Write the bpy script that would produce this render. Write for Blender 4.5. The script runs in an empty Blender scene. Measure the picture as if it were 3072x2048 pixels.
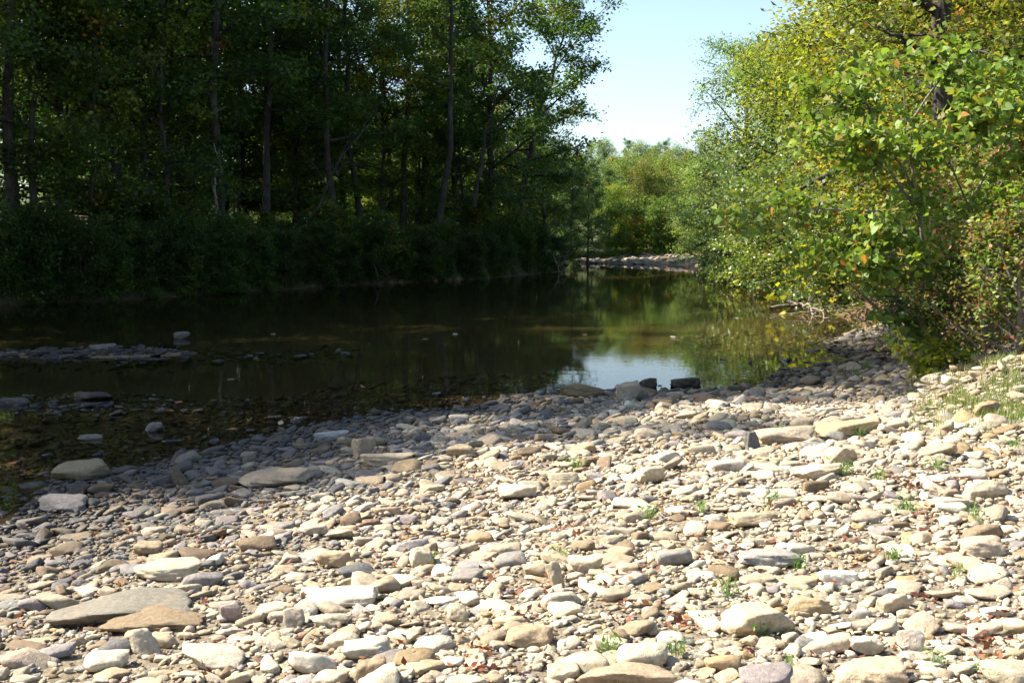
import bpy, math, random, time
import numpy as np
from mathutils import Vector, Matrix
R = math.radians
random.seed(7); rng = np.random.default_rng(7)
S = bpy.context.scene
C = S.collection

# ------------------------------------------------------------------ camera
ZC = 2.1; FPX = 1100.0; HOR = 240.0
cam = bpy.data.cameras.new('camera'); camo = bpy.data.objects.new('camera', cam); C.objects.link(camo)
PITCH = math.atan((341.0 - HOR) / FPX)
cam.sensor_width = 36.0; cam.lens = FPX / 1024.0 * 36.0
cam.clip_start = 0.05; cam.clip_end = 3000
camo.location = (0, 0, ZC); camo.rotation_euler = (R(90) - PITCH, 0, 0)
S.camera = camo
# ------------------------------------------------------------------ sky, sun, exposure
SUN_AZ = R(-80.0)          # measured from +Y (straight ahead), negative = left
SUN_EL = R(44.0)
W = bpy.data.worlds.new('World'); S.world = W; W.use_nodes = True
nt = W.node_tree; bg = nt.nodes['Background']
sky = nt.nodes.new('ShaderNodeTexSky'); sky.sky_type = 'NISHITA'; sky.sun_disc = False
sky.sun_elevation = SUN_EL; sky.sun_rotation = SUN_AZ
sky.air_density = 1.0; sky.dust_density = 1.1; sky.ozone_density = 1.0
nt.links.new(sky.outputs[0], bg.inputs[0]); bg.inputs[1].default_value = 0.09
sun = bpy.data.lights.new('sun', 'SUN'); suno = bpy.data.objects.new('sun', sun); C.objects.link(suno)
sun.energy = 5.0; sun.angle = R(0.53); sun.color = (1.0, 0.94, 0.84)
sd = Vector((math.sin(SUN_AZ) * math.cos(SUN_EL), math.cos(SUN_AZ) * math.cos(SUN_EL), math.sin(SUN_EL)))
suno.rotation_euler = sd.to_track_quat('Z', 'Y').to_euler(); suno.location = sd * 60
S.view_settings.view_transform = 'Standard'; S.view_settings.look = 'None'
S.view_settings.exposure = 1.62; S.view_settings.gamma = 1.0
S.view_settings.use_curve_mapping = False
S.render.engine = 'CYCLES'
cy = S.cycles; cy.max_bounces = 4; cy.diffuse_bounces = 2; cy.glossy_bounces = 2; cy.transmission_bounces = 3; cy.transparent_max_bounces = 6
cy.use_adaptive_sampling = True; cy.adaptive_threshold = .03
cy.caustics_reflective = False; cy.caustics_refractive = False

# ------------------------------------------------------------------ helpers
K = 1024.0 / 2352.0        # the photograph was measured on a 2352 px wide view
def ray(u, v):
    c, s = math.cos(PITCH), math.sin(PITCH)
    x = u - 512.0; up = 341.0 - v
    return np.array([x, FPX * c + up * s, -FPX * s + up * c])
def on_plane(px, py, z=0.0):
    d = ray(px * K, py * K); t = (z - ZC) / d[2]
    return (d[0] * t, d[1] * t)
def on_ground(px, py):
    z = 0.2
    for _ in range(12):
        x, y = on_plane(px, py, z); z = gz(x, y)
        z = min(z, ZC - 0.3)
    return x, y, z
def at_dist(px, Y): return (px * K - 512.0) / FPX * Y
def z_at(py, Y): return ZC + (HOR - py * K) / FPX * Y

def mesh_np(name, V, F, mat=None, col=None, smooth=False):
    me = bpy.data.meshes.new(name)
    V = np.asarray(V, dtype=np.float32); F = np.asarray(F, dtype=np.int32)
    n, k = F.shape
    me.vertices.add(len(V)); me.vertices.foreach_set('co', V.ravel())
    me.loops.add(n * k); me.loops.foreach_set('vertex_index', F.ravel())
    me.polygons.add(n); me.polygons.foreach_set('loop_start', np.arange(0, n * k, k, dtype=np.int32))
    me.polygons.foreach_set('loop_total', np.full(n, k, dtype=np.int32))
    if smooth: me.polygons.foreach_set('use_smooth', np.ones(n, dtype=bool))
    if col is not None:
        a = me.color_attributes.new('col', 'FLOAT_COLOR', 'POINT')
        cc = np.ones((len(V), 4), dtype=np.float32); cc[:, :3] = col
        a.data.foreach_set('color', cc.ravel())
    me.update(calc_edges=True); me.validate()
    if mat: me.materials.append(mat)
    return me
def put(name, me, parent=None, loc=(0, 0, 0)):
    o = bpy.data.objects.new(name, me); C.objects.link(o); o.location = loc
    if parent: o.parent = parent
    return o
def tag(o, label=None, cat=None, group=None, kind=None):
    if label: o['label'] = label
    if cat: o['category'] = cat
    if group: o['group'] = group
    if kind: o['kind'] = kind
    return o
def thing(name, label, cat, loc=(0, 0, 0), group=None, rz=0.0, sc=1.0):
    o = bpy.data.objects.new(name, None); C.objects.link(o)
    o.location = loc; o.rotation_euler = (0, 0, rz)
    o.scale = (sc, sc, sc) if not hasattr(sc, '__len__') else sc
    o.empty_display_size = 0.2
    return tag(o, label, cat, group)

class Soup:                       # collects vertices / quads
    def __init__(s): s.V = []; s.F = []; s.C = []; s.n = 0
    def add(s, V, F, col=None):
        V = np.asarray(V, float); F = np.asarray(F, int)
        s.V.append(V); s.F.append(F + s.n); s.n += len(V)
        if col is not None: s.C.append(np.broadcast_to(np.asarray(col, float), (len(V), 3)))
    def tube(s, pts, rad, sides=6):
        pts = np.asarray(pts, float); rad = np.asarray(rad, float); m = len(pts)
        T = np.gradient(pts, axis=0); T /= np.linalg.norm(T, axis=1)[:, None] + 1e-9
        ref = np.array([0.31, 0.95, 0.05]) if abs(T[0, 2]) > 0.7 else np.array([0.05, 0.1, 1.0])
        A = np.cross(T, ref); A /= np.linalg.norm(A, axis=1)[:, None] + 1e-9
        B = np.cross(T, A)
        a = np.arange(sides) * 2 * np.pi / sides
        ring = pts[:, None] + rad[:, None, None] * (np.cos(a)[None, :, None] * A[:, None] + np.sin(a)[None, :, None] * B[:, None])
        i = np.arange(m - 1)[:, None] * sides; j = np.arange(sides)[None]; j2 = (j + 1) % sides
        F = np.stack([i + j, i + j2, i + sides + j2, i + sides + j], -1).reshape(-1, 4)
        s.add(ring.reshape(-1, 3), F)
    def mesh(s, name, mat, smooth=False):
        return mesh_np(name, np.concatenate(s.V), np.concatenate(s.F), mat, np.concatenate(s.C) if s.C else None, smooth)

# ------------------------------------------------------------------ materials
class N:
    def __init__(s, name):
        s.m = bpy.data.materials.new(name); s.m.use_nodes = True; s.t = s.m.node_tree
        s.b = s.t.nodes['Principled BSDF']; s.out = s.t.nodes['Material Output']
    def n(s, typ, **kw):
        nd = s.t.nodes.new(typ)
        for k, v in kw.items(): setattr(nd, k, v)
        return nd
    def l(s, a, b): s.t.links.new(a, b)
    def noise(s, vec, scale, detail=4, rough=0.6):
        nd = s.n('ShaderNodeTexNoise'); nd.inputs['Scale'].default_value = scale
        nd.inputs['Detail'].default_value = detail; nd.inputs['Roughness'].default_value = rough
        if vec is not None: s.l(vec, nd.inputs['Vector'])
        return nd.outputs[0]
    def rng(s, v, a, b, c, d):
        nd = s.n('ShaderNodeMapRange'); s.l(v, nd.inputs[0])
        for i, x in enumerate((a, b, c, d)): nd.inputs[i + 1].default_value = x
        return nd.outputs[0]
    def mix(s, f, a, b, mode='MIX'):
        nd = s.n('ShaderNodeMix', data_type='RGBA', blend_type=mode)
        for sock, v in ((nd.inputs[0], f), (nd.inputs[6], a), (nd.inputs[7], b)):
            if hasattr(v, 'is_linked'): s.l(v, sock)
            elif isinstance(v, (int, float)): sock.default_value = v
            else: sock.default_value = (*v, 1)
        return nd.outputs[2]
    def math(s, op, a, b=0.0):
        nd = s.n('ShaderNodeMath', operation=op)
        for i, v in enumerate((a, b)):
            if hasattr(v, 'is_linked'): s.l(v, nd.inputs[i])
            else: nd.inputs[i].default_value = v
        return nd.outputs[0]
    def bump(s, h, strength, dist):
        nd = s.n('ShaderNodeBump'); nd.inputs['Strength'].default_value = strength; nd.inputs['Distance'].default_value = dist
        s.l(h, nd.inputs['Height']); s.l(nd.outputs[0], s.b.inputs['Normal']); return nd
    def pos(s): return s.n('ShaderNodeNewGeometry').outputs['Position']
    def z(s):
        sp = s.n('ShaderNodeSeparateXYZ'); s.l(s.pos(), sp.inputs[0]); return sp.outputs[2]

def stone_mat(name, per_object):
    q = N(name)
    if per_object: src = q.n('ShaderNodeObjectInfo').outputs['Color']
    else:
        a = q.n('ShaderNodeAttribute'); a.attribute_name = 'col'; src = a.outputs['Color']
    p = q.pos()
    f1 = q.noise(p, 38, 6, 0.65); f2 = q.noise(p, 9, 3, 0.5); f3 = q.noise(p, 140, 3, 0.6)
    c = q.mix(1.0, src, q.mix(q.rng(f1, .3, .7, 0, 1), (.62, .60, .58), (1.2, 1.19, 1.17)), 'MULTIPLY')
    c = q.mix(q.rng(f2, .54, .74, 0, .4), c, (.30, .19, .10))
    c = q.mix(q.rng(f3, .56, .75, 0, .35), c, (.20, .17, .14))
    zz = q.z()
    wet = q.rng(q.math('ADD', zz, q.math('MULTIPLY', q.math('SUBTRACT', f2, 0.5), 0.16)), 0.0, 0.10, 1, 0)
    c = q.mix(wet, c, q.mix(1.0, c, (.38, .36, .34), 'MULTIPLY'))
    sub = q.rng(zz, -0.03, -0.005, 1, 0)
    c = q.mix(q.math('MULTIPLY', sub, .65), c, (.15, .11, .055))
    q.l(c, q.b.inputs['Base Color'])
    q.l(q.rng(wet, 0, 1, .8, .22), q.b.inputs['Roughness'])
    q.b.inputs['Specular IOR Level'].default_value = 0.35
    q.bump(q.math('ADD', f1, q.math('MULTIPLY', f3, .35)), 0.85, 0.010)
    return q.m
M = {}
M['stone'] = stone_mat('stone', True)
M['gravel'] = stone_mat('gravel', False)

def leaf_mat(name, trans=0.4, rough=0.5, spec=0.3):
    q = N(name)
    a = q.n('ShaderNodeAttribute'); a.attribute_name = 'col'
    oi = q.n('ShaderNodeObjectInfo')
    c = q.mix(1.0, a.outputs['Color'], oi.outputs['Color'], 'MULTIPLY')
    q.l(c, q.b.inputs['Base Color']); q.b.inputs['Roughness'].default_value = rough
    q.b.inputs['Specular IOR Level'].default_value = spec
    tr = q.n('ShaderNodeBsdfTranslucent')
    q.l(q.mix(1.0, c, (1.4, 1.5, .65), 'MULTIPLY'), tr.inputs[0])
    mx = q.n('ShaderNodeMixShader'); mx.inputs[0].default_value = trans
    q.l(q.b.outputs[0], mx.inputs[1]); q.l(tr.outputs[0], mx.inputs[2]); q.l(mx.outputs[0], q.out.inputs[0])
    return q.m
M['leaf'] = leaf_mat('leaf')
M['shiny_leaf'] = leaf_mat('shiny_leaf', .3, .4, .5)
M['dry_leaf'] = leaf_mat('dry_leaf', .2, .6, .3)

def bark_mat(name, c1, c2, sc=6):
    q = N(name); tc = q.n('ShaderNodeTexCoord'); mp = q.n('ShaderNodeMapping'); mp.inputs['Scale'].default_value = (1, 1, .18)
    q.l(tc.outputs['Object'], mp.inputs[0])
    f = q.noise(mp.outputs[0], sc * 3, 6, .7); g = q.noise(tc.outputs['Object'], 1.3, 3, .5)
    c = q.mix(q.rng(f, .35, .68, 0, 1), c1, c2)
    c = q.mix(q.rng(g, .5, .7, 0, .5), c, (.12, .13, .105))
    q.l(c, q.b.inputs['Base Color']); q.b.inputs['Roughness'].default_value = .9
    q.b.inputs['Specular IOR Level'].default_value = .15
    q.bump(f, .9, .03); return q.m
M['bark'] = bark_mat('bark', (.025, .02, .016), (.095, .083, .068))
M['pale_bark'] = bark_mat('pale_bark', (.10, .085, .065), (.30, .27, .22))
M['driftwood'] = bark_mat('driftwood', (.16, .12, .09), (.42, .36, .29), 9)

# ------------------------------------------------------------------ terrain
pl = lambda pts: np.array([on_plane(*p) for p in pts])
NEAR = np.concatenate([[(-13, -25), (-9.5, -4), (-7.6, 3), (-5.4, 6.4)],
    pl([(0, 1215), (70, 1160), (120, 1095), (300, 1075), (460, 1040), (570, 1015), (690, 985), (860, 955), (1060, 940), (1200, 908),
        (1330, 898), (1560, 896), (1740, 888), (1800, 850), (1925, 836), (1955, 822), (1890, 798), (1930, 772)])])
RIGHT = np.concatenate([pl([(1930, 772), (1985, 752), (1915, 722), (1830, 706)]), [(11.0, 41), (11.6, 48), (11.2, 55), (12.5, 68), (14.0, 82), (15.6, 93)]])
FAR = np.concatenate([[(15.6, 93), (12, 96)], pl([(1450, 606), (1345, 604)]), [(5.2, 90)]])
LEFT = np.concatenate([[(5.2, 90)], pl([(1300, 622), (1100, 640), (800, 655), (500, 675), (250, 690), (0, 700)]), [(-19.5, 28), (-20.5, 18), (-21, 6), (-24, -30)]])
POLY = np.concatenate([NEAR, RIGHT[1:], FAR[1:], LEFT[1:]])
def dist_pl(P, L):
    d = np.full(len(P), 1e9)
    for a, b in zip(L[:-1], L[1:]):
        ab = b - a; t = np.clip(((P - a) @ ab) / (ab @ ab + 1e-12), 0, 1)
        q = P - (a + t[:, None] * ab); d = np.minimum(d, np.hypot(q[:, 0], q[:, 1]))
    return d
def inside(P):
    c = np.zeros(len(P), bool); n = len(POLY); x, y = P[:, 0], P[:, 1]
    for i in range(n):
        (x1, y1), (x2, y2) = POLY[i], POLY[(i + 1) % n]
        if y1 == y2: continue
        k = ((y1 > y) != (y2 > y)) & (x < (x2 - x1) * (y - y1) / (y2 - y1) + x1); c ^= k
    return c
def sm(t): t = np.clip(t, 0, 1); return t * t * (3 - 2 * t)
def wob(x, y, s=1.0):
    return (np.sin(x * 1.7 * s + 1.3) * np.cos(y * 1.3 * s + .4) + .6 * np.sin(x * 3.1 * s + y * 2.3 * s) + .4 * np.cos(x * 5.3 * s - y * 4.7 * s + 2)) / 2.0
ISL = [(*on_plane(190, 812), 3.4, 1.3, .60, .028), (*on_plane(30, 930), 2.2, .8, .40, -.02), (*on_plane(210, 905), .9, .5, .36, -.04)]
def ground_z(x, y):
    x = np.asarray(x, float); y = np.asarray(y, float); P = np.stack([x, y], 1)
    dn, dr, df, dl = (dist_pl(P, L) for L in (NEAR, RIGHT, FAR, LEFT)); ins = inside(P)
    dn_, dr_, df_, dl_ = (d + .02 for d in (dn, dr, df, dl))
    w = [1 / dn_ ** 4, 1 / dr_ ** 4, 1 / df_ ** 4, 1 / dl_ ** 4]; ws = sum(w)
    hn = .62 * (1 - np.exp(-(dn / 5.6) ** 1.35)) + .10 * sm((x - 5.2) / 3) * sm(dn / 3) * np.clip(x - 5.0, 0, 8) + .42 * sm((x - 4.1) / 1.5) * sm((y - 10.2) / 1.8) * sm((dn - 1.5) / 2)
    hr = .55 * sm(dr / 2.0) + .55 * sm((dr - 1) / 5) + .05 * np.clip(dr, 0, 60)
    hf = .32 * (1 - np.exp(-df / 5)) + .05 * np.clip(df - 14, 0, 40)
    hl = 1.55 * sm((dl - .1) / 1.1) + .5 * sm((dl - 1) / 5) + .085 * np.clip(dl, 0, 70)
    hl = hl + .10 * wob(x, y, 1.6) * sm(dl / .5) * sm((3 - dl) / 2)
    hl = hl * (1 - .55 * sm((y - 66) / 12))
    up = (w[0] * hn + w[1] * hr + w[2] * hf + w[3] * hl) / ws
    up = up + 14 * sm((y - 145) / 190)
    up = up + .05 * wob(x, y) * sm(np.minimum.reduce([dn, dr, df, dl]) / 2) + .004
    bn = np.minimum(.055 * dn, .42) + .18 * sm((dn - 9) / 8)
    bo = np.minimum.reduce([bn, .13 * dr, .08 * df, .75 * dl])
    bed = -np.minimum(bo, .85) + .03 * wob(x, y, 1.4) * sm(bo / .1) - .004
    for ix, iy, rx, ry, hh, mx in ISL:
        g = np.exp(-(((x - ix) / rx) ** 2 + ((y - iy) / ry) ** 2)); bed = np.minimum(bed + hh * g, np.maximum(bed, mx))
    return np.where(ins, bed, up)
def look(x, y):                     # bilinear look-up in the built height field
    x = np.atleast_1d(np.asarray(x, float)); y = np.atleast_1d(np.asarray(y, float))
    i = np.clip(np.searchsorted(gx, x) - 1, 0, len(gx) - 2); j = np.clip(np.searchsorted(gy, y) - 1, 0, len(gy) - 2)
    u = np.clip((x - gx[i]) / (gx[i + 1] - gx[i]), 0, 1); v = np.clip((y - gy[j]) / (gy[j + 1] - gy[j]), 0, 1)
    return (ZG[j, i] * (1 - u) + ZG[j, i + 1] * u) * (1 - v) + (ZG[j + 1, i] * (1 - u) + ZG[j + 1, i + 1] * u) * v
def gz(x, y): return float(look(x, y)[0])

def axis(lo, hi, c0, c1, fine, grow):
    a = list(np.arange(c0, c1, fine)); s = fine; v = c1
    while v < hi: a.append(v); s *= grow; v += s
    a.append(hi); s = fine; v = c0
    while v > lo: s *= grow; v -= s; a.insert(0, v)
    return np.array(a)
gx = axis(-400, 400, -20, 16, .22, 1.07); gy = axis(-120, 600, 2, 45, .22, 1.05)
X, Y = np.meshgrid(gx, gy); Z = ground_z(X.ravel(), Y.ravel())
nx, ny = len(gx), len(gy); ZG = Z.reshape(ny, nx)
i = (np.arange(ny - 1)[:, None] * nx + np.arange(nx - 1)[None]).ravel()
q = N('ground')
p = q.pos(); f1 = q.noise(p, 55, 6, .7); f2 = q.noise(p, .9, 4, .6); f3 = q.noise(p, 16, 4, .6)
a = q.n('ShaderNodeAttribute'); a.attribute_name = 'col'
c = q.mix(1.0, a.outputs['Color'], q.mix(q.rng(f1, .3, .7, 0, 1), (.5, .48, .45), (1.25, 1.22, 1.18)), 'MULTIPLY')
c = q.mix(q.rng(f3, .55, .72, 0, .8), c, q.mix(1.0, c, (.52, .42, .36), 'MULTIPLY'))
zz = q.z(); wet = q.rng(zz, 0.0, .05, 1, 0)
c = q.mix(wet, c, q.mix(1.0, c, (.6, .57, .5), 'MULTIPLY'))
q.l(c, q.b.inputs['Base Color']); q.l(q.rng(wet, 0, 1, .95, .4), q.b.inputs['Roughness']); q.b.inputs['Specular IOR Level'].default_value = .2
q.bump(q.math('ADD', f1, f3), .9, .03)
M['ground'] = q.m
P2 = np.stack([X.ravel(), Y.ravel()], 1)
dd = [dist_pl(P2, L)[:, None] for L in (NEAR, RIGHT, FAR, LEFT)]
ins = inside(P2)[:, None]
wt = [1 / (d + .05) ** 3 for d in dd]; wsum = sum(wt)
cols = [np.array(k) for k in ((.30, .25, .18), (.20, .13, .085), (.26, .21, .15), (.026, .020, .014))]  # third entry, the far bar, is toned down to paint its shade
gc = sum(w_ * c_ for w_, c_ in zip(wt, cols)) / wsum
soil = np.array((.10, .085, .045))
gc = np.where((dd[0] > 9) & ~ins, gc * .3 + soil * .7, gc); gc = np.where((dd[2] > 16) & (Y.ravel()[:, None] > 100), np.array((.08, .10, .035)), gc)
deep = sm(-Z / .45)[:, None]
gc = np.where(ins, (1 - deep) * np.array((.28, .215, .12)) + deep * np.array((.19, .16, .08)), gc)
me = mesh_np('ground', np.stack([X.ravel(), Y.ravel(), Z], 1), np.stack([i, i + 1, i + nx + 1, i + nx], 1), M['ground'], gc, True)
tag(put('ground', me), kind='structure')

# ------------------------------------------------------------------ water
q = N('water')
p = q.pos(); mp = q.n('ShaderNodeMapping'); mp.inputs['Scale'].default_value = (.55, 1.5, 1); q.l(p, mp.inputs[0])
f = q.noise(mp.outputs[0], 2.2, 3, .5); g = q.noise(mp.outputs[0], .16, 2, .5); f2 = q.noise(mp.outputs[0], 11, 2, .5)
hgt = q.math('ADD', f, q.math('MULTIPLY', q.math('MULTIPLY', f2, .16), q.rng(g, .45, .62, .1, 1)))
bp = q.n('ShaderNodeBump'); bp.inputs['Strength'].default_value = .05; bp.inputs['Distance'].default_value = .02; q.l(hgt, bp.inputs['Height'])
gl = q.n('ShaderNodeBsdfGlossy'); gl.inputs['Roughness'].default_value = .018; q.l(bp.outputs[0], gl.inputs['Normal'])
tr = q.n('ShaderNodeBsdfTransparent'); tr.inputs[0].default_value = (.86, .84, .70, 1)
fr = q.n('ShaderNodeFresnel'); fr.inputs['IOR'].default_value = 1.36; q.l(bp.outputs[0], fr.inputs['Normal'])
mx = q.n('ShaderNodeMixShader'); q.l(fr.outputs[0], mx.inputs[0]); q.l(tr.outputs[0], mx.inputs[1]); q.l(gl.outputs[0], mx.inputs[2])
q.l(mx.outputs[0], q.out.inputs[0]); M['water'] = q.m
me = mesh_np('water', [(-60, -40, 0), (30, -40, 0), (30, 110, 0), (-60, 110, 0)], [(0, 1, 2, 3)], M['water'])
tag(put('water', me), kind='structure')

# ------------------------------------------------------------------ stone shapes
def ico(sub):
    t = (1 + 5 ** .5) / 2
    v = [(-1, t, 0), (1, t, 0), (-1, -t, 0), (1, -t, 0), (0, -1, t), (0, 1, t), (0, -1, -t), (0, 1, -t), (t, 0, -1), (t, 0, 1), (-t, 0, -1), (-t, 0, 1)]
    f = [(0, 11, 5), (0, 5, 1), (0, 1, 7), (0, 7, 10), (0, 10, 11), (1, 5, 9), (5, 11, 4), (11, 10, 2), (10, 7, 6), (7, 1, 8), (3, 9, 4), (3, 4, 2), (3, 2, 6), (3, 6, 8), (3, 8, 9), (4, 9, 5), (2, 4, 11), (6, 2, 10), (8, 6, 7), (9, 8, 1)]
    v = [np.array(a) / np.linalg.norm(a) for a in v]
    for _ in range(sub):
        cache = {}; nf = []
        def mid(a, b):
            k = (min(a, b), max(a, b))
            if k not in cache:
                m = v[a] + v[b]; v.append(m / np.linalg.norm(m)); cache[k] = len(v) - 1
            return cache[k]
        for a, b, c in f:
            ab, bc, ca = mid(a, b), mid(b, c), mid(c, a); nf += [(a, ab, ca), (b, bc, ab), (c, ca, bc), (ab, bc, ca)]
        f = nf
    return np.array(v), np.array(f)
ICO = [ico(k) for k in range(4)]
def stone_shape(seed, lod, p=None, boxy=None, rough=.02):
    r_ = np.random.default_rng(seed); V = ICO[lod][0]
    n = r_.integers(5, 11); nrm = r_.normal(size=(n, 3)); nrm /= np.linalg.norm(nrm, axis=1)[:, None]
    d = r_.uniform(.55, .98, n)
    bx = r_.uniform(0, 1) if boxy is None else boxy
    ax = np.concatenate([np.eye(3), -np.eye(3)]) + r_.normal(0, .12, (6, 3)); ax /= np.linalg.norm(ax, axis=1)[:, None]
    nrm = np.concatenate([nrm, ax]); d = np.concatenate([d, r_.uniform(.62, .78, 6) + (1 - bx) * .25])
    p = p or r_.uniform(12, 45)
    g = np.maximum(V @ nrm.T, 0) / d
    rr = (g ** p).sum(1) ** (-1 / p)
    Q = V * rr[:, None]
    ph = r_.uniform(0, 6, 6)
    Q = Q * (1 + rough * (np.sin(Q[:, 0] * 5 + ph[0]) * np.sin(Q[:, 1] * 6 + ph[1]) + .7 * np.sin(Q[:, 2] * 9 + Q[:, 0] * 7 + ph[2]) + .5 * np.sin(Q[:, 1] * 14 + ph[3]) * np.sin(Q[:, 0] * 13 + ph[4])))[:, None]
    if lod == 3:
        for k in range(14):
            w_ = r_.normal(0, 1, 3) * r_.uniform(5, 22) * np.array([.6, .6, 1.6]); Q = Q * (1 + .011 * np.sin(Q @ w_ + r_.uniform(0, 6)))[:, None]
    Q /= np.abs(Q).max(0)                                  # unit half-extents
    return Q
NP = 28
PROTO = [[stone_shape(100 + k, lod) for k in range(NP)] for lod in range(4)]
PAL = {'cream': (.52, .445, .315), 'pale': (.60, .535, .41), 'tan': (.42, .33, .21), 'buff': (.46, .38, .26), 'brown': (.24, .17, .10), 'grey': (.28, .26, .225),
       'slate': (.16, .15, .14), 'mauve': (.30, .26, .235), 'ochre': (.40, .285, .145)}
def pick_col(x, y, d, r_):
    # palette drifts: greyer by the water on the left, creamier up the bar
    t = min(1, max(0, (d - .6) / 4.5)) * .75 + .25 * min(1, max(0, (x + 3) / 7))
    k = r_.random(); t = min(1, max(0, t + r_.normal(0, .18)))
    if t < .33: names, ws = ['grey', 'slate', 'mauve', 'brown', 'tan', 'cream'], [.30, .20, .16, .14, .14, .06]
    elif t < .62: names, ws = ['tan', 'buff', 'cream', 'grey', 'brown', 'mauve', 'pale'], [.24, .22, .20, .12, .10, .06, .06]
    else: names, ws = ['cream', 'buff', 'tan', 'pale', 'ochre', 'grey', 'mauve', 'brown'], [.32, .24, .18, .12, .05, .03, .03, .03]
    nm = names[int(np.searchsorted(np.cumsum(ws), k * sum(ws)))] if k < 1 else names[0]
    tone = .42 + .58 * float(sm(np.array((d - .1) / 1.9))); tone *= 1 - .28 * float(sm(np.array((-x - .3) / 2.2))) * float(sm(np.array((4.2 - d) / 3)))  # stones get darker towards the water, and again on the left near it
    return nm, np.clip(tone * np.array(PAL[nm]) * (.86 + r_.normal(0, .13)) * (1 + r_.normal(0, .015, 3)), .02, .7)

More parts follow.
